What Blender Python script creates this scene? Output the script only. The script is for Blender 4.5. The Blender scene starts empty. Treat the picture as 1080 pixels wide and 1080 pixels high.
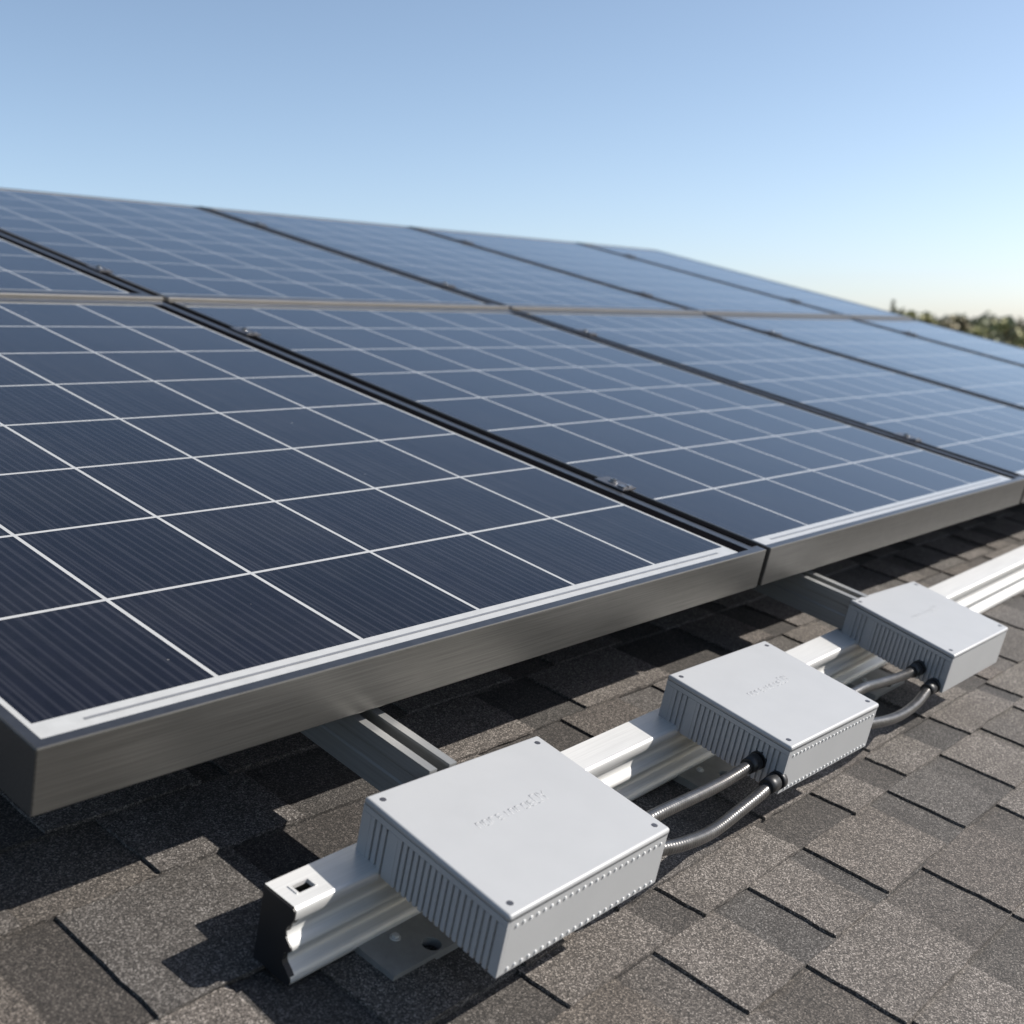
import bpy, bmesh, math, random
from mathutils import Matrix, Vector, noise

R = math.radians
random.seed(7)
C = bpy.context.scene.collection
sc = bpy.context.scene

# ------------------------------------------------------------------ frames
# roof axes: u along the eave, v up the slope, w out of the slope (w = 0 is the panels' glass plane)
PITCH = R(14.55)
Z0 = 3.45                                   # height of the roof axes' origin over the ground
M = Matrix.Translation((0, 0, Z0)) @ Matrix.Rotation(PITCH, 4, 'X')
WROOF = -.195                               # shingle surface

# ------------------------------------------------------------------ camera
CAM = Vector((-0.42134, -0.70983, 0.46696))
RX = Vector((0.64472656, -0.73989627, 0.1920447))
RY = Vector((-0.10993843, -0.33837068, -0.93456879))
RZ = Vector((0.75646626, 0.58142823, -0.29949959))
F = 1286.5
cd = bpy.data.cameras.new('camera')
cam = bpy.data.objects.new('camera', cd)
C.objects.link(cam)
rot = Matrix((RX, -RY, -RZ)).transposed().to_4x4()
cam.matrix_world = M @ Matrix.Translation(CAM) @ rot
cd.sensor_width = 36
cd.lens = 36 * F / 1080
cd.clip_start = .02
cd.clip_end = 6000
cd.dof.use_dof = True
cd.dof.focus_distance = 1.22
cd.dof.aperture_fstop = 6.5
sc.camera = cam
CAMW = (M @ CAM)


def pixray(x, y):
    d = RX * ((x - 540) / F) + RY * ((y - 540) / F) + RZ
    return (M.to_3x3() @ d).normalized()


# ------------------------------------------------------------------ light
SUNR = Vector((.90, -.53, 1.0)).normalized()
SUN = (M.to_3x3() @ SUNR).normalized()
elev = math.asin(SUN.z)
azim = math.atan2(SUN.x, SUN.y)
w = bpy.data.worlds.new('World')
sc.world = w
w.use_nodes = True
nt = w.node_tree
bg = nt.nodes['Background']
sky = nt.nodes.new('ShaderNodeTexSky')
sky.sky_type = 'NISHITA'
sky.sun_disc = False
sky.sun_elevation = elev
sky.sun_rotation = azim
sky.altitude = 0
sky.air_density = 0.7
sky.dust_density = 0.8
sky.ozone_density = 0.7
tint = nt.nodes.new('ShaderNodeMix')
tint.data_type = 'RGBA'
tint.blend_type = 'MULTIPLY'
tint.inputs['Factor'].default_value = 1
tint.inputs['B'].default_value = (.968, .97, 1.03, 1)      # camera white balance
hsv = nt.nodes.new('ShaderNodeHueSaturation')
hsv.inputs['Saturation'].default_value = .88
hsv.inputs['Hue'].default_value = .488
nt.links.new(sky.outputs[0], hsv.inputs['Color'])
nt.links.new(hsv.outputs[0], tint.inputs['A'])
nt.links.new(tint.outputs['Result'], bg.inputs[0])
bg.inputs[1].default_value = .11
sd = bpy.data.lights.new('sun', 'SUN')
sd.energy = 5.0
sd.angle = R(.5)
sd.color = (1, .955, .89)
sun = bpy.data.objects.new('sun', sd)
C.objects.link(sun)
sun.rotation_euler = SUN.to_track_quat('Z', 'Y').to_euler()
sun.location = (6, -8, 14)
vs = sc.view_settings
vs.view_transform = 'Standard'
vs.look = 'None'
vs.exposure = .59
vs.gamma = 1
vs.use_curve_mapping = False


# ------------------------------------------------------------------ materials
def mat(name):
    m = bpy.data.materials.new(name)
    m.use_nodes = True
    n = m.node_tree
    return m, n, n.nodes['Principled BSDF']


def nd(n, t, **k):
    x = n.nodes.new(t)
    for a, b in k.items():
        setattr(x, a, b)
    return x


def ramp(n, fac, stops):
    r = nd(n, 'ShaderNodeValToRGB')
    e = r.color_ramp.elements
    e[0].position, e[0].color = stops[0][0], (*stops[0][1], 1)
    e[1].position, e[1].color = stops[-1][0], (*stops[-1][1], 1)
    for p, c in stops[1:-1]:
        k = e.new(p)
        k.color = (*c, 1)
    n.links.new(fac, r.inputs[0])
    return r.outputs[0]


def coords(n, scale=(1, 1, 1), out='Object'):
    t = nd(n, 'ShaderNodeTexCoord')
    mp = nd(n, 'ShaderNodeMapping')
    mp.inputs['Scale'].default_value = scale
    n.links.new(t.outputs[out], mp.inputs[0])
    return mp.outputs[0]


def tex_noise(n, vec, scale, detail=4, rough=.6):
    t = nd(n, 'ShaderNodeTexNoise')
    t.inputs['Scale'].default_value = scale
    t.inputs['Detail'].default_value = detail
    t.inputs['Roughness'].default_value = rough
    n.links.new(vec, t.inputs['Vector'])
    return t.outputs['Fac']


def bump(n, h, strength, dist, bsdf):
    b = nd(n, 'ShaderNodeBump')
    b.inputs['Strength'].default_value = strength
    b.inputs['Distance'].default_value = dist
    n.links.new(h, b.inputs['Height'])
    n.links.new(b.outputs[0], bsdf.inputs['Normal'])


def metal(name, lo, hi, rough, metallic, stretch=(1, 1, 1), scale=60, bstr=.05):
    m, n, b = mat(name)
    v = coords(n, stretch)
    f = tex_noise(n, v, scale, 5, .65)
    n.links.new(ramp(n, f, [(.3, lo), (.7, hi)]), b.inputs['Base Color'])
    b.inputs['Metallic'].default_value = metallic
    f2 = tex_noise(n, coords(n), 35, 3)
    mr = nd(n, 'ShaderNodeMapRange')
    mr.inputs['To Min'].default_value = rough * .85
    mr.inputs['To Max'].default_value = rough * 1.2
    n.links.new(f2, mr.inputs[0])
    n.links.new(mr.outputs[0], b.inputs['Roughness'])
    bump(n, f, bstr, .001, b)
    return m


def plain(name, col, rough=.5, metallic=0., scale=40, var=.12):
    m, n, b = mat(name)
    f = tex_noise(n, coords(n), scale, 4)
    n.links.new(ramp(n, f, [(.3, tuple(c * (1 - var) for c in col)), (.7, tuple(c * (1 + var) for c in col))]),
                b.inputs['Base Color'])
    b.inputs['Roughness'].default_value = rough
    b.inputs['Metallic'].default_value = metallic
    return m


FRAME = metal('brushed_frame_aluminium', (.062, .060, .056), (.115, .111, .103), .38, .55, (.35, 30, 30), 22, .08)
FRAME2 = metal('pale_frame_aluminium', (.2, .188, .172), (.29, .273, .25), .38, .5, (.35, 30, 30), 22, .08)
LIP = metal('frame_lip_aluminium', (.085, .085, .09), (.12, .12, .125), .32, .8, (1, 1, 1), 60, .02)
RAIL = metal('mill_aluminium', (.52, .515, .50), (.62, .615, .595), .42, .3, (.4, 25, 25), 20, .05)
CHAN = metal('shaded_channel_aluminium', (.25, .25, .245), (.33, .33, .32), .4, .5, (25, .4, 25), 20, .05)  # rail aluminium with the shade under the panels put into its base colour
PLATE = metal('plate_aluminium', (.27, .27, .262), (.35, .35, .34), .45, .5, (1, 1, 1), 60, .04)
STEEL = metal('bolt_steel', (.26, .26, .265), (.36, .36, .36), .3, .9)
BLACKM = plain('black_plastic', (.012, .012, .013), .45)
BLACKR = plain('black_rubber', (.004, .004, .005), .95)
BLACKR.node_tree.nodes['Principled BSDF'].inputs['IOR'].default_value = 1.0
SCREWM = plain('dark_screw_steel', (.1, .1, .11), .4, .6)

# powder coated housing
BOXM, n, b = mat('light_grey_powder_coat')
v = coords(n)
f = tex_noise(n, v, 18, 5)
n.links.new(ramp(n, f, [(.28, (.338, .340, .340)), (.72, (.358, .360, .360))]), b.inputs['Base Color'])
b.inputs['Roughness'].default_value = .42
bump(n, tex_noise(n, v, 900, 2), .12, .0004, b)
DOT = plain('white_rivet', (.6, .6, .59), .4)

# conduit: finely ribbed grey metal sleeve, ribs from the sweep's UV
COND, n, b = mat('ribbed_grey_conduit')
t = nd(n, 'ShaderNodeUVMap')
wv = nd(n, 'ShaderNodeTexWave', wave_type='BANDS', bands_direction='X')
wv.inputs['Scale'].default_value = 75
n.links.new(t.outputs[0], wv.inputs['Vector'])
f = tex_noise(n, coords(n), 120, 4)
n.links.new(ramp(n, f, [(.3, (.065, .063, .061)), (.7, (.125, .121, .117))]), b.inputs['Base Color'])
b.inputs['Metallic'].default_value = .75
b.inputs['Roughness'].default_value = .3
bump(n, wv.outputs['Fac'], .3, .0006, b)

# solar cell: navy silicon under glass, fine pale fingers
CELL, n, b = mat('solar_cell')
uv = nd(n, 'ShaderNodeUVMap')
sx = nd(n, 'ShaderNodeSeparateXYZ')
n.links.new(uv.outputs[0], sx.inputs[0])


def mth(op, a, bb=None):
    x = nd(n, 'ShaderNodeMath', operation=op)
    for i, q in enumerate((a, bb)):
        if q is None:
            continue
        if isinstance(q, (int, float)):
            x.inputs[i].default_value = q
        else:
            n.links.new(q, x.inputs[i])
    return x.outputs[0]


def finger(freq, width, off=0.):
    a = mth('FRACT', mth('ADD', mth('MULTIPLY', sx.outputs[0], freq), off))
    d = mth('ABSOLUTE', mth('SUBTRACT', a, .5))
    return mth('SUBTRACT', 1., mth('MINIMUM', mth('DIVIDE', d, width), 1.))


mpv = nd(n, 'ShaderNodeMapping')
mpv.inputs['Scale'].default_value = (28, .55, 1)
n.links.new(uv.outputs[0], mpv.inputs[0])
streak = tex_noise(n, mpv.outputs[0], 1.0, 3)
stm = nd(n, 'ShaderNodeMapRange')
stm.inputs['From Min'].default_value = .35
stm.inputs['From Max'].default_value = .7
n.links.new(streak, stm.inputs[0])
l1 = mth('MULTIPLY', finger(14., .22), mth('ADD', mth('MULTIPLY', stm.outputs[0], .55), .15))
l2 = mth('MULTIPLY', finger(5., .07, .1), .45)
lines = mth('MINIMUM', mth('MAXIMUM', l1, l2), 1.)
mix = nd(n, 'ShaderNodeMix', data_type='RGBA')
n.links.new(lines, mix.inputs['Factor'])
va = nd(n, 'ShaderNodeVertexColor')
va.layer_name = 'shade'
hue = nd(n, 'ShaderNodeMix', data_type='RGBA', blend_type='MULTIPLY')
hue.inputs['Factor'].default_value = 1
crystal = nd(n, 'ShaderNodeTexVoronoi')
crystal.inputs['Scale'].default_value = 60
n.links.new(coords(n), crystal.inputs['Vector'])
cm = nd(n, 'ShaderNodeMapRange')
n.links.new(crystal.outputs['Color'], cm.inputs[0])
hue.inputs['A'].default_value = (.0125, .0135, .031, 1)
n.links.new(ramp(n, cm.outputs[0], [(0., (.0042, .0040, .0068)), (1., (.006, .0056, .0095))]), hue.inputs['A'])
n.links.new(va.outputs[0], hue.inputs['B'])
n.links.new(hue.outputs['Result'], mix.inputs['A'])
mix.inputs['B'].default_value = (.04, .04, .048, 1)
# thin dust
dst = tex_noise(n, coords(n), 5, 6, .7)
dm = nd(n, 'ShaderNodeMapRange')
dm.inputs['From Min'].default_value = .45
dm.inputs['From Max'].default_value = .8
dm.inputs['To Max'].default_value = .035
n.links.new(dst, dm.inputs[0])
mix2 = nd(n, 'ShaderNodeMix', data_type='RGBA')
n.links.new(dm.outputs[0], mix2.inputs['Factor'])
n.links.new(mix.outputs['Result'], mix2.inputs['A'])
mix2.inputs['B'].default_value = (.22, .21, .195, 1)
spv = nd(n, 'ShaderNodeTexVoronoi')
spv.inputs['Scale'].default_value = 38
n.links.new(coords(n), spv.inputs['Vector'])
spc = nd(n, 'ShaderNodeSeparateColor')
n.links.new(spv.outputs['Color'], spc.inputs[0])
spot = mth('MULTIPLY', mth('LESS_THAN', spv.outputs['Distance'], mth('MULTIPLY', spc.outputs[1], .075)), mth('GREATER_THAN', spc.outputs[0], .90))
mix3 = nd(n, 'ShaderNodeMix', data_type='RGBA')
n.links.new(mth('MULTIPLY', spot, .6), mix3.inputs['Factor'])
n.links.new(mix2.outputs['Result'], mix3.inputs['A'])
mix3.inputs['B'].default_value = (.2, .19, .18, 1)
n.links.new(mix3.outputs['Result'], b.inputs['Base Color'])
b.inputs['Sheen Weight'].default_value = .22
b.inputs['Sheen Roughness'].default_value = .25
b.inputs['Sheen Tint'].default_value = (.58, .76, 1, 1)
b.inputs['Roughness'].default_value = .09
b.inputs['IOR'].default_value = 1.36
bump(n, tex_noise(n, coords(n), 9, 2), .02, .004, b)

BACK, n, b = mat('white_backsheet_under_glass')
n.links.new(ramp(n, tex_noise(n, coords(n), 60, 3), [(.3, (.355, .355, .345)), (.7, (.40, .40, .39))]), b.inputs['Base Color'])
b.inputs['Roughness'].default_value = .13
b.inputs['IOR'].default_value = 1.37
b.inputs['Sheen Weight'].default_value = .22
b.inputs['Sheen Roughness'].default_value = .25
RIBBON = plain('grey_busbar_ribbon', (.2, .2, .205), .3, .2)

# shingle: mineral granules, tone per tab in the colour attribute
SHING, n, b = mat('asphalt_shingle_granules')
v = coords(n)
vo = nd(n, 'ShaderNodeTexVoronoi')
vo.inputs['Scale'].default_value = 820
n.links.new(v, vo.inputs['Vector'])
sp = nd(n, 'ShaderNodeSeparateColor')
n.links.new(vo.outputs['Color'], sp.inputs[0])
gran = ramp(n, sp.outputs[0], [(0., (.022, .0192, .017)), (.3, (.050, .0433, .038)), (.6, (.092, .0802, .0710)), (.86, (.168, .149, .133)), (1., (.31, .280, .255))])
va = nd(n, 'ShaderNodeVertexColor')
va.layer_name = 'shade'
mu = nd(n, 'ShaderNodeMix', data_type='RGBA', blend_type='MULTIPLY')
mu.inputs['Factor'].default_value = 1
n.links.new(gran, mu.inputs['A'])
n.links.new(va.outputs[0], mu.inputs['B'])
blot = ramp(n, tex_noise(n, v, 14, 6, .7), [(.28, (.72, .70, .67)), (.5, (1., .985, .965)), (.72, (1.2, 1.2, 1.19))])
mu2 = nd(n, 'ShaderNodeMix', data_type='RGBA', blend_type='MULTIPLY')
mu2.inputs['Factor'].default_value = 1
n.links.new(mu.outputs['Result'], mu2.inputs['A'])
n.links.new(blot, mu2.inputs['B'])
n.links.new(mu2.outputs['Result'], b.inputs['Base Color'])
b.inputs['Roughness'].default_value = .85
hm = nd(n, 'ShaderNodeMath', operation='ADD')
n.links.new(sp.outputs[1], hm.inputs[0])
n.links.new(tex_noise(n, v, 320, 3), hm.inputs[1])
bump(n, hm.outputs[0], .6, .0011, b)

WOOD = plain('painted_trim', (.55, .54, .5), .5)
SIDING = plain('beige_siding', (.42, .39, .33), .6)
GLASSM = plain('dark_window_glass', (.02, .025, .03), .08)
BARK = plain('bark', (.06, .045, .03), .9)


# ------------------------------------------------------------------ mesh helpers
def finish(name, bm, mats, parent=None, smooth=False, mtx=None):
    me = bpy.data.meshes.new(name)
    bm.normal_update()
    bm.to_mesh(me)
    bm.free()
    for m in (mats if isinstance(mats, (list, tuple)) else [mats]):
        me.materials.append(m)
    if smooth:
        for p in me.polygons:
            p.use_smooth = True
    o = bpy.data.objects.new(name, me)
    C.objects.link(o)
    if parent:
        o.parent = parent
    elif mtx is not None:
        o.matrix_world = mtx
    return o


def tag(o, label, cat, group=None):
    o['label'] = label
    o['category'] = cat
    if group:
        o['group'] = group
    return o


def thing(name, label, cat, loc, group=None, rz=0., world=False):
    o = bpy.data.objects.new(name, None)
    o.empty_display_size = .05
    C.objects.link(o)
    loc = Vector(loc)
    o.matrix_world = (Matrix.Identity(4) if world else M) @ Matrix.Translation(loc) @ Matrix.Rotation(rz, 4, 'Z')
    return tag(o, label, cat, group)


def copy_tree(o, mtx=None, parent=None):
    c = o.copy()
    C.objects.link(c)
    if parent:
        c.parent = parent
    for ch in list(o.children):
        copy_tree(ch, None, c)
    if mtx is not None:
        c.matrix_world = mtx
    return c


def box(bm, x0, x1, y0, y1, z0, z1, mi=0, bev=0.):
    vs_ = [bm.verts.new(p) for p in ((x0, y0, z0), (x1, y0, z0), (x1, y1, z0), (x0, y1, z0),
                                     (x0, y0, z1), (x1, y0, z1), (x1, y1, z1), (x0, y1, z1))]
    fs = []
    for q in ((3, 2, 1, 0), (4, 5, 6, 7), (0, 1, 5, 4), (1, 2, 6, 5), (2, 3, 7, 6), (3, 0, 4, 7)):
        f_ = bm.faces.new([vs_[i] for i in q])
        f_.material_index = mi
        fs.append(f_)
    if bev:
        es = list({e for f_ in fs for e in f_.edges})
        bmesh.ops.bevel(bm, geom=es, offset=bev, segments=2, affect='EDGES', profile=.6)
    return fs


def quad(bm, pts, mi=0):
    f_ = bm.faces.new([bm.verts.new(p) for p in pts])
    f_.material_index = mi
    return f_


def cyl(bm, c, axis, r, h, seg=20, mi=0, r2=None):
    a = Vector(axis).normalized()
    t_ = a.orthogonal().normalized()
    s_ = a.cross(t_)
    r2 = r if r2 is None else r2
    lo, hi = [], []
    for i in range(seg):
        q = 2 * math.pi * i / seg
        d = t_ * math.cos(q) + s_ * math.sin(q)
        lo.append(bm.verts.new(Vector(c) + d * r))
        hi.append(bm.verts.new(Vector(c) + a * h + d * r2))
    for i in range(seg):
        j = (i + 1) % seg
        f_ = bm.faces.new((lo[i], lo[j], hi[j], hi[i]))
        f_.material_index = mi
        f_.smooth = seg > 8
    for f_ in (bm.faces.new(list(reversed(lo))), bm.faces.new(hi)):
        f_.material_index = mi


def catmull(P, k=10):
    P = [Vector(p) for p in P]
    P = [P[0] * 2 - P[1]] + P + [P[-1] * 2 - P[-2]]
    out = []
    for i in range(1, len(P) - 2):
        for j in range(k):
            t_ = j / k
            a, b_, c, d = P[i - 1:i + 3]
            out.append(.5 * ((2 * b_) + (c - a) * t_ + (2 * a - 5 * b_ + 4 * c - d) * t_ ** 2 + (3 * b_ - a - 3 * c + d) * t_ ** 3))
    out.append(P[-2])
    return out


def tube(bm, pts, r, seg=16):
    uvl = bm.loops.layers.uv.new('UVMap')
    rings, L, acc = [], [], 0.
    for i, p in enumerate(pts):
        if i:
            acc += (p - pts[i - 1]).length
        L.append(acc)
        d = (pts[min(i + 1, len(pts) - 1)] - pts[max(i - 1, 0)]).normalized()
        s_ = d.cross(Vector((0, 0, 1))).normalized()
        t_ = s_.cross(d)
        rr = r if not callable(r) else r(i / (len(pts) - 1))
        rings.append([bm.verts.new(p + (s_ * math.cos(q) + t_ * math.sin(q)) * rr)
                      for q in (2 * math.pi * k / seg for k in range(seg))])
    for i in range(len(rings) - 1):
        for k in range(seg):
            j = (k + 1) % seg
            f_ = bm.faces.new((rings[i][k], rings[i + 1][k], rings[i + 1][j], rings[i][j]))
            f_.smooth = True
            for lp, (l_, kk) in zip(f_.loops, ((L[i], k), (L[i + 1], k), (L[i + 1], k + 1), (L[i], k + 1))):
                lp[uvl].uv = (l_, kk / seg)
    bm.faces.new(list(reversed(rings[0])))
    bm.faces.new(rings[-1])
    bmesh.ops.recalc_face_normals(bm, faces=bm.faces[:])


# ------------------------------------------------------------------ ground
def struct(o):
    o['kind'] = 'structure'
    return o


GM, n, b = mat('dry_grass_ground')
v = coords(n)
f = tex_noise(n, v, .05, 8, .65)
n.links.new(ramp(n, f, [(.3, (.045, .06, .022)), (.55, (.08, .085, .035)), (.8, (.13, .115, .06))]), b.inputs['Base Color'])
b.inputs['Roughness'].default_value = .95
bm = bmesh.new()
quad(bm, [(-2500, -2500, 0), (2500, -2500, 0), (2500, 2500, 0), (-2500, 2500, 0)])
struct(finish('ground', bm, GM))

# ------------------------------------------------------------------ house with the shingled roof
UL, UR, VE, VR = -3.2, 5.2, -1.9, 3.02
house = thing('house', 'house with a low brown-grey asphalt shingle roof that carries the solar array', 'house', (0, 0, 0), world=True)

butts = [-.308, -.2525, -.128, .012]
q = .012
while q < VR - .15:
    q += .1
    butts.append(q)
q = -.308
while q > VE:
    q -= .0972
    butts.insert(0, q)
butts.append(VR)
# left edges of the raised tabs as seen in the photograph, by course
cuts = {-.308: [.307, .512, .833, .985], -.4052: [.429, .596, .716, .931, 1.096, 1.24],
        -.5024: [.31, .537, .803, 1.033, 1.2], -.128: [.042, .40, .697, .89, 1.06], .012: [.138, .45, .746, 1.096, 1.3]}
tabw = {(-.5024, .537): .165, (-.4052, .596): .085, (-.4052, .716): .155, (-.4052, .429): .10, (-.5024, .803): .15,
        (-.128, .042): .17, (-.4052, .931): .11}


def shingle_roof(flip=False):
    bm = bmesh.new()
    col = bm.loops.layers.color.new('shade')
    rnd = random.Random(11 if not flip else 23)

    def slab(u0, u1, va_, vb_, h0, h1, tone, t0):
        # h0/h1: top height at the butt and at the upper end, t0: how far the butt face drops
        near = u0 < 2.6 and va_ < .5 and not flip
        nu = max(2, int((u1 - u0) / .02)) if near else 1
        nv = 6 if near else 1
        nu = min(nu, 12)
        j = lambda k: rnd.gauss(0, k) if near else 0.
        path = [(u0 + (u1 - u0) * k / nu, va_ + j(.0007)) for k in range(nu)]
        path += [(u1 + j(.0006), va_ + (vb_ - va_) * k / nv) for k in range(nv)]
        path += [(u1, vb_), (u0, vb_)]
        path += [(u0 + j(.0006), vb_ - (vb_ - va_) * k / nv) for k in range(1, nv)]
        hh = lambda y: h0 + (h1 - h0) * (y - va_) / (vb_ - va_)
        a = [bm.verts.new((x, y, WROOF + hh(y))) for x, y in path]
        c = [bm.verts.new((x + j(.0004), y + j(.0004), WROOF + hh(y) - t0)) for x, y in path]
        fl = [bm.faces.new(a)]
        for k in range(len(path)):
            q = (k + 1) % len(path)
            if k != nu + nv:
                fl.append(bm.faces.new((c[k], c[q], a[q], a[k])))
        for f_ in fl:
            for lp in f_.loops:
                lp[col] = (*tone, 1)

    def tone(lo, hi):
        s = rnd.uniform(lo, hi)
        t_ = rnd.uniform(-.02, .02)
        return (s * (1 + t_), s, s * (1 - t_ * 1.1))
    for i in range(len(butts) - 1):
        va_, vb_ = butts[i], butts[i + 1]
        key = round(va_, 4)
        given = cuts.get(key, []) if not flip else []
        edges, u = [], UL + rnd.uniform(0, .15)
        lo_g, hi_g = (min(given), max(given)) if given else (9, 9)
        while u < UR - .05:
            if given and lo_g - .16 < u < hi_g + .02:
                for g in given:
                    edges.append(g)
                u = hi_g + rnd.uniform(.13, .25)
                continue
            edges.append(u)
            u += rnd.uniform(.12, .29)
        base_segs = sorted([UL] + [e + rnd.uniform(-.01, .06) for e in edges[::2]] + [UR])
        ext = vb_ + .004
        for a_, b_ in zip(base_segs[:-1], base_segs[1:]):
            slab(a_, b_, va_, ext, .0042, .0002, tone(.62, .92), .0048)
        for j, e in enumerate(edges):
            nx = edges[j + 1] if j + 1 < len(edges) else UR
            wd = tabw.get((key, e), min((nx - e) * rnd.uniform(.45, .88), .19))
            jit = rnd.uniform(-.002, .002)
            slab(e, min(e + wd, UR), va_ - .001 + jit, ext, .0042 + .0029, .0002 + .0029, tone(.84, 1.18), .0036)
    return bm


o = finish('shingle_roof', shingle_roof(), SHING, house)
o.matrix_world = M
# back slope, ridge caps, deck, fascia, walls
ridge = M @ Vector((0, VR, WROOF))
back = Matrix.Translation((UL + UR, 2 * ridge.y, 0)) @ Matrix.Rotation(math.pi, 4, 'Z') @ M
o = finish('shingle_roof', shingle_roof(True), SHING, house)
o.matrix_world = back
bm = bmesh.new()
col = bm.loops.layers.color.new('shade')
u = UL
while u < UR:
    s = random.uniform(.75, 1.2)
    for pts in ([(u, -.13, -.034), (u + .21, -.13, -.034), (u + .21, 0, .008), (u, 0, .008)],
                [(u, 0, .008), (u + .21, 0, .008), (u + .21, .13, -.034), (u, .13, -.034)]):
        f_ = quad(bm, [(x, ridge.y + y, ridge.z + z + .004 + .002 * (u % .4)) for x, y, z in pts])
        for lp in f_.loops:
            lp[col] = (s, s * .98, s * .96, 1)
    u += .2
finish('ridge_cap', bm, SHING, house)
eave = M @ Vector((0, VE, WROOF))
yb = 2 * ridge.y - eave.y
bm = bmesh.new()
for side in (0, 1):
    ya, za, yr_, zr = (eave.y, eave.z, ridge.y, ridge.z) if side == 0 else (yb, eave.z, ridge.y, ridge.z)
    for x in (UL, UR):
        pass
    p = [(UL, ya, za - .012), (UR, ya, za - .012), (UR, yr_, zr - .012), (UL, yr_, zr - .012)]
    t_ = [(x, y, z - .03) for x, y, z in p]
    quad(bm, p), quad(bm, t_[::-1])
    for i in range(4):
        j = (i + 1) % 4
        quad(bm, [p[i], t_[i], t_[j], p[j]])
finish('roof_deck', bm, WOOD, house)
for ya in (eave.y, yb):
    bm = bmesh.new()
    box(bm, UL, UR, ya - .012, ya + .012, eave.z - .2, eave.z - .006)
    finish('fascia', bm, WOOD, house)
bm = bmesh.new()
wy0, wy1 = eave.y + .4, yb - .4
zt = eave.z + .06
for x0, x1 in ((UL + .35, UL + .5), (UR - .5, UR - .35)):
    prof = [(wy0, 0), (wy1, 0), (wy1, zt), (ridge.y, ridge.z - .06), (wy0, zt)]
    a = [bm.verts.new((x0, y, z)) for y, z in prof]
    c = [bm.verts.new((x1, y, z)) for y, z in prof]
    bm.faces.new(a), bm.faces.new(c[::-1])
    for i in range(5):
        j = (i + 1) % 5
        bm.faces.new((a[i], c[i], c[j], a[j]))
for y0, y1 in ((wy0, wy0 + .15), (wy1 - .15, wy1)):
    box(bm, UL + .5, UR - .5, y0, y1, 0, zt - .003)
bmesh.ops.recalc_face_normals(bm, faces=bm.faces[:])
finish('wall', bm, SIDING, house)
for x in (-1.6, .8, 3.2):
    bm = bmesh.new()
    for a_ in (box(bm, x, x + .08, wy0 - .04, wy0 - .002, .9, 2.1), box(bm, x + 1.02, x + 1.1, wy0 - .04, wy0 - .002, .9, 2.1),
               box(bm, x + .08, x + 1.02, wy0 - .04, wy0 - .002, .9, .98), box(bm, x + .08, x + 1.02, wy0 - .04, wy0 - .002, 2.02, 2.1)):
        pass
    wf = finish('window', bm, WOOD, house)
    bm = bmesh.new()
    box(bm, x + .08, x + 1.02, wy0 - .02, wy0 - .003, .98, 2.02)
    finish('pane', bm, GLASSM, wf)

# ------------------------------------------------------------------ solar panels
TH = .055


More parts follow.
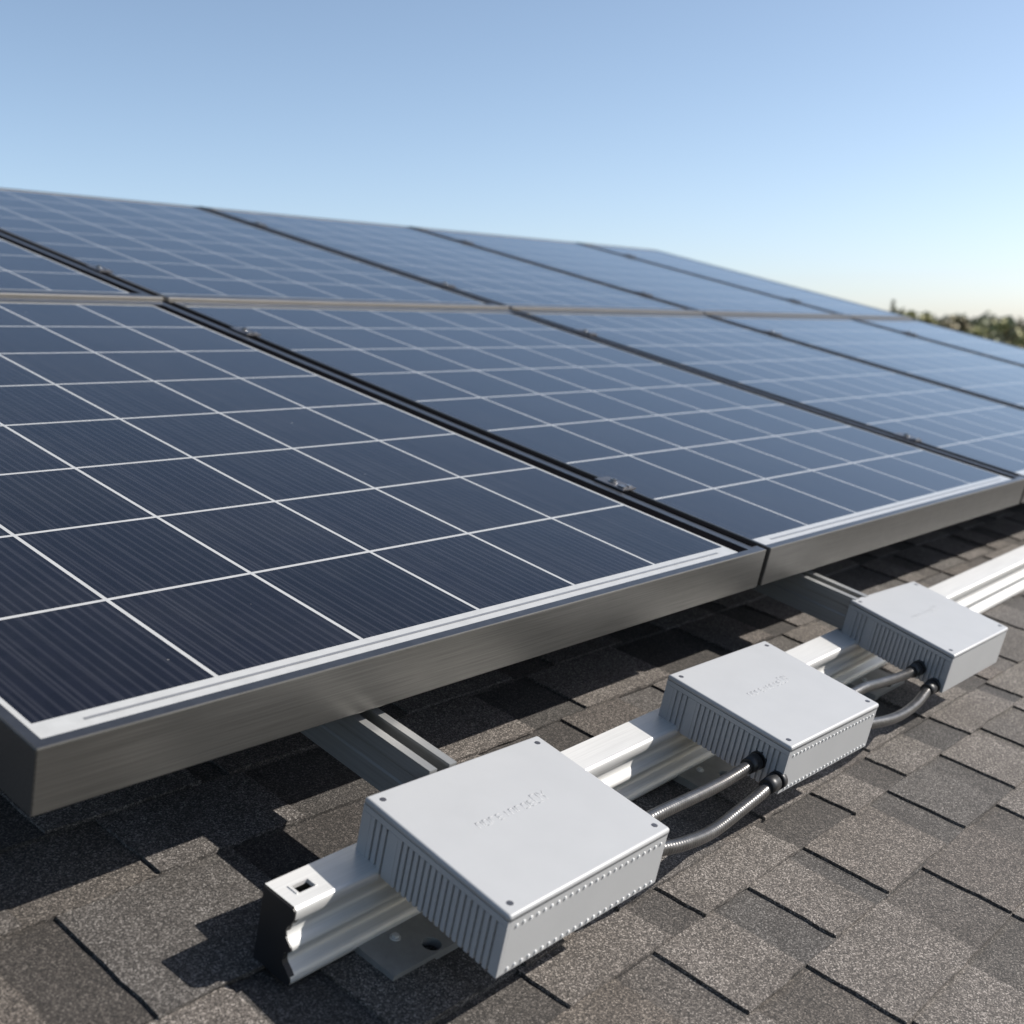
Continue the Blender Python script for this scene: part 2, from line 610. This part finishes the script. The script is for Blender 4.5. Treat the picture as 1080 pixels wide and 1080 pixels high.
def panel(u0, u1, v0, v1, c0, c1, r0, r1, label, lift=0., ncol=6, nrow=8, gasket=True, lipf=.011, lipb=.03):
    t = thing('solar_panel', label, 'solar panel', (u0, v0, lift), 'solar panels in two rows on the roof')
    L = lambda x, y, z: (x - u0, y - v0, z)
    # frame: outer ring with a lip, bevelled outside
    li0 = u0 + min(.0095, (c0 - u0) * .62)
    if gasket:
        li1 = u1 - .030
        gk0 = c1 + .006
    else:
        li1 = u1 - .012
    lj0, lj1 = v0 + lipf, v1 - lipb
    bm = bmesh.new()
    outer = [(u0, v0), (u1, v0), (u1, v1), (u0, v1)]
    inner = [(li0, lj0), (li1, lj0), (li1, lj1), (li0, lj1)]
    zb = -TH - lift
    ot = [bm.verts.new(L(x, y, 0)) for x, y in outer]
    ob = [bm.verts.new(L(x, y, zb)) for x, y in outer]
    it = [bm.verts.new(L(x, y, 0)) for x, y in inner]
    ib = [bm.verts.new(L(x, y, zb)) for x, y in inner]
    for i in range(4):
        j = (i + 1) % 4
        f_ = bm.faces.new((ot[i], ot[j], it[j], it[i]))
        f_.material_index = 1
        bm.faces.new((ob[i], ob[j], ot[j], ot[i]))
        bm.faces.new((it[i], it[j], ib[j], ib[i]))
        bm.faces.new((ob[j], ob[i], ib[i], ib[j]))
    es = [e for e in bm.edges if (e.verts[0] in ot and (e.verts[1] in ot or e.verts[1] in ob)) or
          (e.verts[1] in ot and e.verts[0] in ob) or (e.verts[0] in ob and e.verts[1] in ob)]
    bmesh.ops.bevel(bm, geom=es, offset=.0013, segments=2, affect='EDGES', profile=.5)
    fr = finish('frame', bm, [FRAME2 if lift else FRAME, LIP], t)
    # laminate: cells and white gaps share one sheet, each cell with its own UV square
    bm = bmesh.new()
    uvl = bm.loops.layers.uv.new('UVMap')
    col = bm.loops.layers.color.new('shade')
    g = .0021
    cw, ch = (c1 - c0) / ncol, (r1 - r0) / nrow
    lr = li1 if not gasket else c1 + .006
    xs, ys = [li0], [lj0]
    for i in range(ncol):
        xs += [c0 + i * cw + (g if i else 0), c0 + (i + 1) * cw - (g if i < ncol - 1 else 0)]
    for i in range(nrow):
        ys += [r0 + i * ch + (g if i else 0), r0 + (i + 1) * ch - (g if i < nrow - 1 else 0)]
    xs.append(lr), ys.append(lj1)
    grid = [[bm.verts.new(L(x, y, -.0016)) for x in xs] for y in ys]
    rnd = random.Random(int(u0 * 100 + v0 * 10 + 5))
    for j in range(len(ys) - 1):
        for i in range(len(xs) - 1):
            if xs[i + 1] - xs[i] < 1e-6 or ys[j + 1] - ys[j] < 1e-6:
                continue
            f_ = bm.faces.new((grid[j][i], grid[j][i + 1], grid[j + 1][i + 1], grid[j + 1][i]))
            cell = i % 2 == 1 and j % 2 == 1
            f_.material_index = 0 if cell else 1
            s = rnd.uniform(.86, 1.16)
            for lp, (a_, b_) in zip(f_.loops, ((0, 0), (1, 0), (1, 1), (0, 1))):
                lp[uvl].uv = (i // 2 + a_, j // 2 + b_)
                lp[col] = (s * rnd.choice((.97, 1.0, 1.03)), s, s * 1.02, 1)
    bmesh.ops.remove_doubles(bm, verts=bm.verts[:], dist=1e-7)
    # back of the laminate
    f_ = quad(bm, [L(li0, lj1, -.007), L(li1, lj1, -.007), L(li1, lj0, -.007), L(li0, lj0, -.007)], 1)
    lam = finish('cell_laminate', bm, [CELL, BACK], t)
    # ribbon in the front border
    bm = bmesh.new()
    ym = (lj0 + r0) / 2 + .001
    quad(bm, [L(c0 + .035, ym - .0016, -.0013), L(c1 - .03, ym - .0016, -.0013), L(c1 - .03, ym + .0016, -.0013), L(c0 + .035, ym + .0016, -.0013)])
    finish('busbar_ribbon', bm, RIBBON, lam)
    if gasket:
        bm = bmesh.new()
        box(bm, *[gk0 - u0, li1 - u0 - .0006], lj0 - v0 + .0006, lj1 - v0 - .0006, -.006, -.0008)
        finish('edge_gasket', bm, BLACKR, t)
        bm = bmesh.new()
        box(bm, u1 - u0 - .0125, u1 - u0 - .0012, .016, v1 - v0 - .002, -.004, .0012)
        finish('edge_gasket', bm, BLACKR, t)
    return t


S = [-.0155, 1.0233, 2.0902, 3.0704, 4.1527, 4.7808]
G = .0058
names1 = ['nearest solar panel of the front row, at lower left of the photo',
          'second solar panel from the left in the front row',
          'third solar panel from the left in the front row',
          'fourth solar panel from the left in the front row, reaching the right picture edge',
          'narrow last solar panel of the front row beside the distant trees']
names2 = ['leftmost solar panel of the back row, mostly cut by the picture edge',
          'second solar panel from the left in the back row, above the second front panel',
          'third solar panel from the left in the back row',
          'fourth solar panel from the left in the back row, washed pale by the sky',
          'narrow last solar panel at the right end of the back row']
V1, V2, V3 = 1.350, 1.3625, 2.7407
for i in range(5):
    a = S[i] + (G if i else 0)
    e = S[i + 1] - (G if i < 4 else 0)
    c0 = 0. if i == 0 else a + .0075
    c1 = e - .0575 if i < 4 else e - .02
    nc = 6 if i < 4 else 4
    panel(a, e, -.035, V1, c0, c1, 0., 1.3137, names1[i], 0., nc, 8, i < 4)
    panel(a, e, V2, V3, c0, c1, V2 + .042, V3 - .03, names2[i], .005, nc, 8, i < 4, .03, .02)


# mid clamps
def mid_clamp():
    t = thing('mid_clamp', 'x', 'clamp', (0, 0, 0))
    bm = bmesh.new()
    box(bm, -.016, .018, -.026, .026, .0003, .0036, bev=.0008)
    box(bm, -.0045, .0045, -.024, .024, -.05, .0003)
    box(bm, -.012, -.002, -.024, -.013, .0034, .0062, 1, bev=.0006)
    box(bm, .004, .013, -.022, -.015, .0034, .0056, 1, bev=.0006)
    finish('clamp_plate', bm, [SCREWM, STEEL], t)
    bm = bmesh.new()
    cyl(bm, (0.001, .004, .0036), (0, 0, 1), .0072, .0012, 20)
    cyl(bm, (0.001, .004, .0048), (0, 0, 1), .0052, .0036, 6)
    bo = finish('bolt', bm, STEEL, t)
    bm = bmesh.new()
    cyl(bm, (0.001, .004, .0084), (0, 0, 1), .0026, .0003, 6)
    finish('socket', bm, BLACKM, bo)
    return t


sn = ['nearest', 'second', 'third', 'farthest']
vn = [(.226, 'lowest'), (1.105, 'second lowest'), (1.61, 'second highest'), (2.45, 'highest')]
first = None
for i in range(4):
    for vv, nm in vn:
        mt = M @ Matrix.Translation((S[i + 1], vv, .005 if vv > 1.36 else 0))
        if first is None:
            first = c_ = mid_clamp()
            c_.matrix_world = mt
        else:
            c_ = copy_tree(first, mt)
        c_['label'] = f'small bolted clamp on the {sn[i]} seam between panels, {nm} of the clamps along it'
        c_['group'] = 'mid clamps on the panel seams'

# ------------------------------------------------------------------ rails
FR = [(-.1210, -.117), (-.1210, -.1525), (-.1222, -.1545), (-.1250, -.1552), (-.1315, -.1550), (-.1355, -.1530), (-.1395, -.1492), (-.1450, -.1482),
      (-.1490, -.1495), (-.1520, -.1530), (-.1550, -.1565), (-.1580, -.1575), (-.1605, -.1555), (-.1625, -.1510), (-.1650, -.1495), (-.1710, -.1495),
      (-.1740, -.1515), (-.1770, -.1560), (-.1810, -.1600), (-.1850, -.1610), (-.1880, -.1600), (-.1890, -.1570), (-.1890, -.1170)]


def extrude_profile(bm, prof, x0, x1, hole=None):
    """closed profile (w, v) along u; hole = (ua, ub, va, vb) cut through the top face (edge 0)"""
    a = [bm.verts.new((x0, y, z)) for z, y in prof]
    c = [bm.verts.new((x1, y, z)) for z, y in prof]
    nprof = len(prof)
    for i in range(nprof):
        j = (i + 1) % nprof
        if i == 0 and hole:
            continue
        f_ = bm.faces.new((a[i], a[j], c[j], c[i]))
        f_.smooth = 1 < i < nprof - 3
    if hole:
        z = prof[0][0]
        ua, ub, va_, vb_ = hole
        p = [bm.verts.new(q) for q in ((ua, va_, z), (ub, va_, z), (ub, vb_, z), (ua, vb_, z))]
        lo = [bm.verts.new((q.co.x, q.co.y, z - .003)) for q in p]
        # a[0] back, a[1] front ; va_ front, vb_ back
        bm.faces.new((a[1], c[1], p[1], p[0])), bm.faces.new((c[1], c[0], p[2], p[1]))
        bm.faces.new((c[0], a[0], p[3], p[2])), bm.faces.new((a[0], a[1], p[0], p[3]))
        for i in range(4):
            j = (i + 1) % 4
            bm.faces.new((p[i], p[j], lo[j], lo[i]))
    return a, c


U0 = .138
rail = thing('mounting_rail', 'long silver rail with stepped side profile and black end, under the three grey boxes', 'rail', (U0, -.135, WROOF), rz=.019)
bm = bmesh.new()
prof = [(z - WROOF, y + .135) for z, y in FR]
extrude_profile(bm, prof, 0., 3.2, hole=(.014, .0305, -.006, .0035))
bmesh.ops.recalc_face_normals(bm, faces=bm.faces[:])
zt_ = -.1210 - WROOF
for x0, x1, y0, y1 in ((.0115, .033, .0036, .0052), (.0115, .0139, -.006, .0035), (.0306, .033, -.006, .0035)):
    box(bm, x0, x1, y0, y1, zt_ + .0001, zt_ + .0008)
finish('rail_body', bm, RAIL, rail)
bm = bmesh.new()
ins = [(z * 1. + (-.0012 if i < 4 else (.0012 if i > 18 else 0)), y + (-.0012 if 0 < i < 22 and False else 0)) for i, (z, y) in enumerate(prof)]
cx = sum(y for z, y in prof) / len(prof)
cz = sum(z for z, y in prof) / len(prof)
a = [bm.verts.new((-.0015, cx + (y - cx) * .965, cz + (z - cz) * .975)) for z, y in prof]
c = [bm.verts.new((.004, cx + (y - cx) * .965, cz + (z - cz) * .975)) for z, y in prof]
bm.faces.new(a)
for i in range(len(a)):
    j = (i + 1) % len(a)
    bm.faces.new((a[i], c[i], c[j], a[j]))
bmesh.ops.recalc_face_normals(bm, faces=bm.faces[:])
finish('end_cap', bm, BLACKM, rail)


def slope_rail(uc, wd, vstart, vend, skew, label):
    """channel rail running up the slope: two lips over a slot"""
    t = thing('slope_rail', label, 'rail', (uc, vstart, WROOF), 'channel rails under the panels', rz=skew)
    top, bot = -.0695 - WROOF, -.1195 - WROOF
    h = wd / 2
    lip = wd * .27
    prof = [(-h, bot), (h, bot), (h, top), (h - lip, top), (h - lip, top - .003), (h - .003, top - .004), (h - .003, top - .02),
            (-h + .003, top - .02), (-h + .003, top - .004), (-h + lip, top - .003), (-h + lip, top), (-h, top)]
    # outer left wall with a shallow groove
    prof += [(-h, bot + .036), (-h + .0012, bot + .034), (-h + .0012, bot + .022), (-h, bot + .020)]
    bm = bmesh.new()
    L = vend - vstart
    a = [bm.verts.new((x, 0, z)) for x, z in prof]
    c = [bm.verts.new((x, L, z)) for x, z in prof]
    for i in range(len(a)):
        j = (i + 1) % len(a)
        bm.faces.new((a[i], a[j], c[j], c[i]))
    bm.faces.new(a), bm.faces.new(c)
    bmesh.ops.recalc_face_normals(bm, faces=bm.faces[:])
    finish('channel', bm, CHAN, t)
    for vv in (.55, 1.4, 2.3):
        bm = bmesh.new()
        y = vv - vstart
        box(bm, -.02, .02, y - .03, y + .03, .006, .012)
        box(bm, -.012, .012, y - .012, y + .012, .012, bot - .001)
        finish('standoff', bm, PLATE, t)
    return t


slope_rail(.3190, .033, -.1235, 2.6, -.04, 'channel rail coming out from under the nearest panel to the nearest grey box')
slope_rail(1.195, .039, -.1125, 2.6, -.04, 'channel rail coming out from under the second panel to the farthest grey box')
slope_rail(2.55, .035, .25, 2.6, .0, 'channel rail hidden in the shade under the third front panel')
slope_rail(3.6, .035, .25, 2.6, .0, 'channel rail hidden in the shade under the fourth front panel')
slope_rail(4.55, .035, .25, 2.6, .0, 'channel rail hidden in the shade under the narrow last front panel')


# plates under the rail
def mount_plate(uc, vf, label):
    t = thing('mounting_plate', label, 'plate', (uc, vf, WROOF), 'flat plates under the long rail')
    bm = bmesh.new()
    z0, z1 = .0088, .0058 + .006 - .0062
    z0, z1 = .0005, .0102
    hw, dp = .0495, .10
    hu, hv, hr = .004, .0105, .0085
    # plate top with a round hole: fan between rectangle and circle
    N = 24
    circ = [(hu + hr * math.cos(2 * math.pi * k / N), hv + hr * math.sin(2 * math.pi * k / N) + .0) for k in range(N)]
    rect = []
    for k in range(N):
        q = 2 * math.pi * k / N
        dx, dy = math.cos(q), math.sin(q)
        s = min([((hw if dx > 0 else -hw) - hu) / dx if abs(dx) > 1e-6 else 9, ((dp if dy > 0 else 0) - hv) / dy if abs(dy) > 1e-6 else 9])
        rect.append((hu + dx * s, hv + dy * s))
    for cxy in ((-hw, 0), (hw, 0), (hw, dp), (-hw, dp)):
        k = min(range(N), key=lambda i: (rect[i][0] - cxy[0]) ** 2 + (rect[i][1] - cxy[1]) ** 2)
        rect[k] = cxy
    rt = [bm.verts.new((x, y, z1)) for x, y in rect]
    rb = [bm.verts.new((x, y, z0)) for x, y in rect]
    ct = [bm.verts.new((x, y, z1)) for x, y in circ]
    cb = [bm.verts.new((x, y, z0)) for x, y in circ]
    for k in range(N):
        j = (k + 1) % N
        bm.faces.new((rt[k], rt[j], ct[j], ct[k]))
        bm.faces.new((rb[k], rb[j], rt[j], rt[k]))
        bm.faces.new((ct[k], ct[j], cb[j], cb[k]))
    bmesh.ops.recalc_face_normals(bm, faces=bm.faces[:])
    pl = finish('base_plate', bm, PLATE, t)
    bm = bmesh.new()
    cyl(bm, (hu, hv, z0 + .0002), (0, 0, 1), hr * .98, .0008, 20)
    finish('hole_shade_disc', bm, BLACKR, pl)  # black disc standing in for the shade inside the hole
    bm = bmesh.new()
    cyl(bm, (-.016, .034, z1), (0, 0, 1), .0048, .0008, 20)
    cyl(bm, (-.016, .034, z1 + .0008), (0, 0, 1), .003, .0024, 6)
    finish('bolt', bm, RAIL, t)
    return t


mount_plate(.259, -.203, 'flat plate with bolt and dark round hole under the rail\'s near end')
mount_plate(.755, -.192, 'shaded flat plate under the rail beside the middle grey box')
mount_plate(1.215, -.183, 'shaded flat plate under the rail beside the farthest grey box')


# ------------------------------------------------------------------ grey boxes
def grey_box(A, B, Cc, D, dots, glands, label, keep=.65):
    """A back left, B back right, Cc front right, D front left on top (roof u,v)"""
    A, B, Cc, D = [Vector(p) for p in (A, B, Cc, D)]
    cen = (A + B + Cc + D) / 4
    ux = ((B - A) + (Cc - D)) / 2
    uy = ((A - D) + (B - Cc)) / 2
    an = (math.atan2(ux.y, ux.x) + math.atan2(-uy.x, uy.y)) / 2
    ex = Vector((math.cos(an), math.sin(an)))
    ey = Vector((-ex.y, ex.x))
    hx, hy = ux.length / 2, uy.length / 2
    rect = [cen - ex * hx + ey * hy, cen + ex * hx + ey * hy, cen + ex * hx - ey * hy, cen - ex * hx - ey * hy]
    A, B, Cc, D = [p * keep + q_ * (1 - keep) for p, q_ in zip((A, B, Cc, D), rect)]
    WB, WT = -.1258, -.0705
    H = WT - WB
    t = thing('junction_box', label, 'inverter', (cen.x, cen.y, WB), 'grey electronics boxes along the rail')
    W_, D_ = ux.length, uy.length

    def mp(x, y, z):
        # x,y in metres from the front left corner
        s, r = x / W_, y / D_
        p = (D * (1 - s) + Cc * s) * (1 - r) + (A * (1 - s) + B * s) * r
        return Vector((p.x - cen.x, p.y - cen.y, z))

    def warp(bm):
        for v_ in bm.verts:
            v_.co = mp(*v_.co)
    zl = H - .0058
    bm = bmesh.new()
    box(bm, .0024, W_ - .0008, .0008, D_ - .0008, 0, zl, bev=.0009)
    # left wall: solid bands with slots left open between ribs
    x0, x1 = 0., .0030
    ztop = H * .80

    def bandbox(y0, y1, z0, z1):
        box(bm, x0, x1, y0, y1, z0, z1, bev=.0004)
    n1, n2 = 3, 17
    e0, e1, e2, e3 = .010, .123 / .19 * D_ + .014, D_ * .80, D_ - .012
    bandbox(.0008, D_ - .0008, ztop, zl)
    bandbox(.0008, e0, .0, ztop - .0001)
    bandbox(e1, e2, .0, ztop - .0001)
    bandbox(e3, D_ - .0008, .0, ztop - .0001)
    for lo, hi, k in ((e0, e1, n2), (e2, e3, n1)):
        p_ = (hi - lo) / k
        for i in range(k):
            bandbox(lo + p_ * (i + .34), lo + p_ * (i + 1) - .0001, .0, ztop - .0001)
    warp(bm)
    if dots:
        nd_ = 24
        for z in (H * .77, H * .075):
            for i in range(nd_):
                x = W_ * (.055 + .9 * i / (nd_ - 1))
                cyl(bm, mp(x, .0012, z), (0, -1, 0), .0017, .0014, 10, 1, .0011)
    finish('housing', bm, [BOXM, DOT], t)
    # lid with rounded edge
    bm = bmesh.new()
    fs = box(bm, 0, W_, 0, D_, zl + (.0006 if dots else .0012), H)
    es = [e for e in bm.edges if not all(abs(v_.co.z - H) > .001 for v_ in e.verts)]
    bmesh.ops.bevel(bm, geom=es, offset=.0026, segments=4, affect='EDGES', profile=.5)
    # worn raised lettering: too faint to read in the photograph, kept as shallow strokes
    x = W_ * .27
    base = D_ * .52
    sz = .0075
    for k in range(11):
        big = k >= 9
        h_ = sz * (1.7 if big else 1.)
        wdt = sz * (.95 if big else .75)
        shape = ['n', 'o', 'r', 'e', 'i', 'n', 'r', 'o', 'e', 'O', 'Y'][k]
        st = {'n': [(0, 0, 0, 1), (1, 0, 1, 1), (0, 1, 1, 1)], 'o': [(0, 0, 0, 1), (1, 0, 1, 1), (0, 1, 1, 1), (0, 0, 1, 0)], 'r': [(0, 0, 0, 1), (0, 1, 1, 1)],
              'e': [(0, 0, 0, 1), (0, 1, 1, 1), (0, 0, 1, 0), (0, .5, 1, .5)], 'i': [(.5, 0, .5, 1)],
              'O': [(0, 0, 0, 1), (1, 0, 1, 1), (0, 1, 1, 1), (0, 0, 1, 0)], 'Y': [(0, 1, .5, .5), (1, 1, .5, .5), (.5, .5, .5, 0)]}[shape]
        for a_, b_, c2, d_ in st:
            p, q_ = Vector((x + a_ * wdt, base + b_ * h_, 0)), Vector((x + c2 * wdt, base + d_ * h_, 0))
            d = (q_ - p)
            nn = Vector((-d.y, d.x, 0)).normalized() * .00042
            lo = [p + nn, p - nn, q_ - nn, q_ + nn]
            a4 = [bm.verts.new((*l_.xy, H - .0002)) for l_ in lo]
            b4 = [bm.verts.new((*l_.xy, H + .00004)) for l_ in lo]
            bm.faces.new(b4)
            for i in range(4):
                j = (i + 1) % 4
                bm.faces.new((a4[i], a4[j], b4[j], b4[i]))
        x += wdt + sz * .32
    bmesh.ops.recalc_face_normals(bm, faces=bm.faces[:])
    warp(bm)
    lid = finish('lid', bm, BOXM, t)
    for p in lid.data.polygons:
        p.use_smooth = len(p.vertices) <= 4 and 2e-6 < p.area < 3e-3
    for sx_, sy_ in ((.011, .011), (W_ - .011, .011), (W_ - .011, D_ - .011), (.011, D_ - .011)):
        bm = bmesh.new()
        cyl(bm, mp(sx_, sy_, H - .001), (0, 0, 1), .0028, .0013, 18)
        finish('screw', bm, SCREWM, lid)
    for (gu, gv, gw) in glands:
        c_ = Vector((gu - cen.x, gv - cen.y, gw - WB))
        bm = bmesh.new()
        cyl(bm, c_ + Vector((.026, 0, 0)), (-1, 0, 0), .0098, .008, 24)
        cyl(bm, c_ + Vector((.014, 0, 0)), (-1, -.03, -.02), .0092, .017, 20, 0, .0082)
        finish('cable_gland', bm, BLACKM, t)
    return t


grey_box((.229, -.123), (.446, -.127), (.421, -.293), (.211, -.299), True, [],
         'light grey metal box with slotted side, nearest of the three on the rail end')
grey_box((.690, -.119), (.902, -.117), (.867, -.284), (.666, -.286), True, [(.652, -.250, -.1035), (.647, -.2775, -.1115)],
         'light grey metal box in the middle of the rail, two conduits entering its slotted side')
grey_box((1.172, -.109), (1.371, -.115), (1.327, -.276), (1.122, -.281), False, [(1.111, -.2365, -.1090), (1.103, -.2640, -.1210)],
         'light grey metal box farthest along the rail, smooth front without rivet rows', .8)


def conduit(pts, label):
    bm = bmesh.new()
    o_ = Vector(pts[0])
    tube(bm, [p - o_ for p in catmull(pts, 12)], .0064, 18)
    o = finish('conduit', bm, COND, None, True, M @ Matrix.Translation(o_))
    tag(o, label, 'conduit', 'grey conduits between the boxes')


conduit([(.660, -.2500, -.1035), (.635, -.2508, -.1055), (.59, -.2530, -.1045), (.53, -.2565, -.0985), (.47, -.260, -.0915), (.42, -.262, -.0890)],
        'straighter grey conduit between nearest and middle boxes, closer to the rail')
conduit([(.655, -.2775, -.1115), (.632, -.279, -.1155), (.59, -.2815, -.1180), (.53, -.2865, -.1175), (.47, -.289, -.1080), (.41, -.2830, -.0980)],
        'sagging grey conduit between nearest and middle boxes, farther from the rail')
conduit([(1.12, -.2365, -.1090), (1.095, -.2370, -.1090), (1.05, -.2385, -.1040), (.99, -.2400, -.0960), (.93, -.2430, -.0870), (.86, -.2450, -.0860)],
        'straighter grey conduit between middle and farthest boxes, closer to the rail')
conduit([(1.112, -.2640, -.1210), (1.09, -.2665, -.1235), (1.05, -.2725, -.1245), (.99, -.279, -.1195), (.93, -.282, -.1110), (.86, -.278, -.1000)],
        'sagging grey conduit between middle and farthest boxes, farther from the rail')


# ------------------------------------------------------------------ trees beyond the roof
def leafmat(name, a, b_):
    m, n_, bs = mat(name)
    f_ = tex_noise(n_, coords(n_), .9, 5)
    n_.links.new(ramp(n_, f_, [(.3, a), (.7, b_)]), bs.inputs['Base Color'])
    bs.inputs['Roughness'].default_value = .7
    return m


LG = leafmat('dark_green_leaves', (.11, .125, .06), (.17, .18, .085))
LY = leafmat('yellow_green_leaves', (.21, .205, .075), (.31, .29, .11))
LB = leafmat('rusty_autumn_leaves', (.19, .16, .085), (.28, .23, .12))
LO = leafmat('olive_leaves', (.14, .145, .075), (.21, .205, .105))


def tree(px, top, dist, wid, m, label, conical=False, seed=0):
    rnd = random.Random(seed)
    d = pixray(px, 345)
    h2 = Vector((d.x, d.y)).normalized()
    p = Vector((CAMW.x + h2.x * dist, CAMW.y + h2.y * dist, 0))
    dt = pixray(px, top)
    ht = CAMW.z + dist * dt.z / math.hypot(dt.x, dt.y)
    t = thing('tree' if not conical else 'conifer', label, 'tree', p, 'trees beyond the roof', world=True)
    bm = bmesh.new()
    tube(bm, [Vector((.05 * math.sin(k), .04 * k, ht * .8 * k / 6)) for k in range(7)], lambda s: .16 * (1 - s * .8), 8)
    for k in range(6):
        q = k * 1.05
        z = ht * (.35 + .08 * k)
        r_ = wid * (.35 if not conical else .18)
        b2 = bmesh.new()
        tube(b2, [Vector((0, .03 * k, z)), Vector((math.cos(q) * r_ * .5, math.sin(q) * r_ * .5, z + .35)), Vector((math.cos(q) * r_, math.sin(q) * r_, z + .8))], lambda s: .05 * (1 - s * .7), 6)
        me = bpy.data.meshes.new('tmp')
        b2.to_mesh(me)
        b2.free()
        bm.from_mesh(me)
        bpy.data.meshes.remove(me)
    finish('trunk', bm, BARK, t)
    bm = bmesh.new()
    if conical:
        clumps = [(Vector((rnd.uniform(-1, 1) * wid * .5 * (1 - s), rnd.uniform(-1, 1) * wid * .5 * (1 - s), ht * (.18 + .8 * s))), wid * (.34 * (1 - s) + .02)) for s in [i / 26 for i in range(27)]]
    else:
        clumps = []
        for k in range(26):
            z = rnd.uniform(.3, .93)
            r_ = wid * .5 * math.sin(math.pi * (z - .16) / .95) ** .7
            q = rnd.uniform(0, 6.28)
            s = rnd.uniform(.3, 1) ** .6
            clumps.append((Vector((math.cos(q) * r_ * s, math.sin(q) * r_ * s, ht * z)), wid * rnd.uniform(.09, .2)))
    for c_, r_ in clumps:
        for k in range(60):
            dv = Vector((rnd.gauss(0, 1), rnd.gauss(0, 1), rnd.gauss(0, .8)))
            dv = dv.normalized() * r_ * rnd.uniform(.4, 1.1)
            pp = c_ + dv
            pp.z = min(pp.z, ht)
            a_ = Vector((rnd.gauss(0, 1), rnd.gauss(0, 1), rnd.gauss(0, 1))).normalized()
            b_ = a_.orthogonal().normalized()
            s = rnd.uniform(.08, .17) if not conical else rnd.uniform(.04, .09)
            quad(bm, [pp + a_ * s, pp + b_ * s * .7, pp - a_ * s, pp - b_ * s * .7])
    finish('crown', bm, m, t)


tree(941, 315, 44, 1.2, LO, 'thin pointed conifer rising above the far panel edge, leftmost of the trees', True, 1)
tree(954, 319, 46, 1.7, LY, 'small rounded yellow-green tree just right of the thin conifer', False, 2)
tree(968, 322, 47, 1.8, LY, 'low yellowish tree where the far panel edge drops, second right of the conifer', False, 3)
tree(997, 328, 60, 2.4, LB, 'low rusty brown tree starting the right-hand tree group', False, 4)
tree(1018, 332, 62, 3.2, LG, 'low dark green tree between the rusty tree and a taller dark one', False, 5)
tree(1034, 331, 64, 3.0, LG, 'wider dark green tree left of the yellow-green tree', False, 6)
tree(1056, 333, 50, 2.6, LY, 'yellow-green tree in the middle of the right-hand group', False, 7)
tree(1047, 327, 66, 2.0, LG, 'taller dark green tree peeking up behind the yellow-green tree', False, 8)
tree(1064, 329, 68, 2.6, LG, 'dark green tree behind the right edge of the yellow-green tree', False, 9)
tree(1079, 334, 54, 2.6, LB, 'rusty orange tree cut by the right picture edge', False, 10)
# far wood that reads as one band
bm = bmesh.new()
rnd = random.Random(5)
for k in range(5200):
    px = rnd.uniform(860, 1500)
    d = pixray(px, 345)
    h2 = Vector((d.x, d.y)).normalized()
    ds = rnd.uniform(105, 150)
    hmax = 4.6 + 1.2 * noise.noise(Vector((px * .03, 0, 1))) + .7 * noise.noise(Vector((px * .12, 3, 1)))
    pp = Vector((CAMW.x + h2.x * ds, CAMW.y + h2.y * ds, rnd.uniform(.0, 1) ** .7 * hmax))
    a_ = Vector((rnd.gauss(0, 1), rnd.gauss(0, 1), rnd.gauss(0, 1))).normalized()
    b_ = a_.orthogonal().normalized()
    s = rnd.uniform(.35, .8)
    quad(bm, [pp + a_ * s, pp + b_ * s * .8, pp - a_ * s, pp - b_ * s * .8])
wood = finish('distant_wood', bm, LO)
wood['kind'] = 'stuff'
wood['label'] = 'low dull green wood along the horizon behind the single trees'
wood['category'] = 'wood'
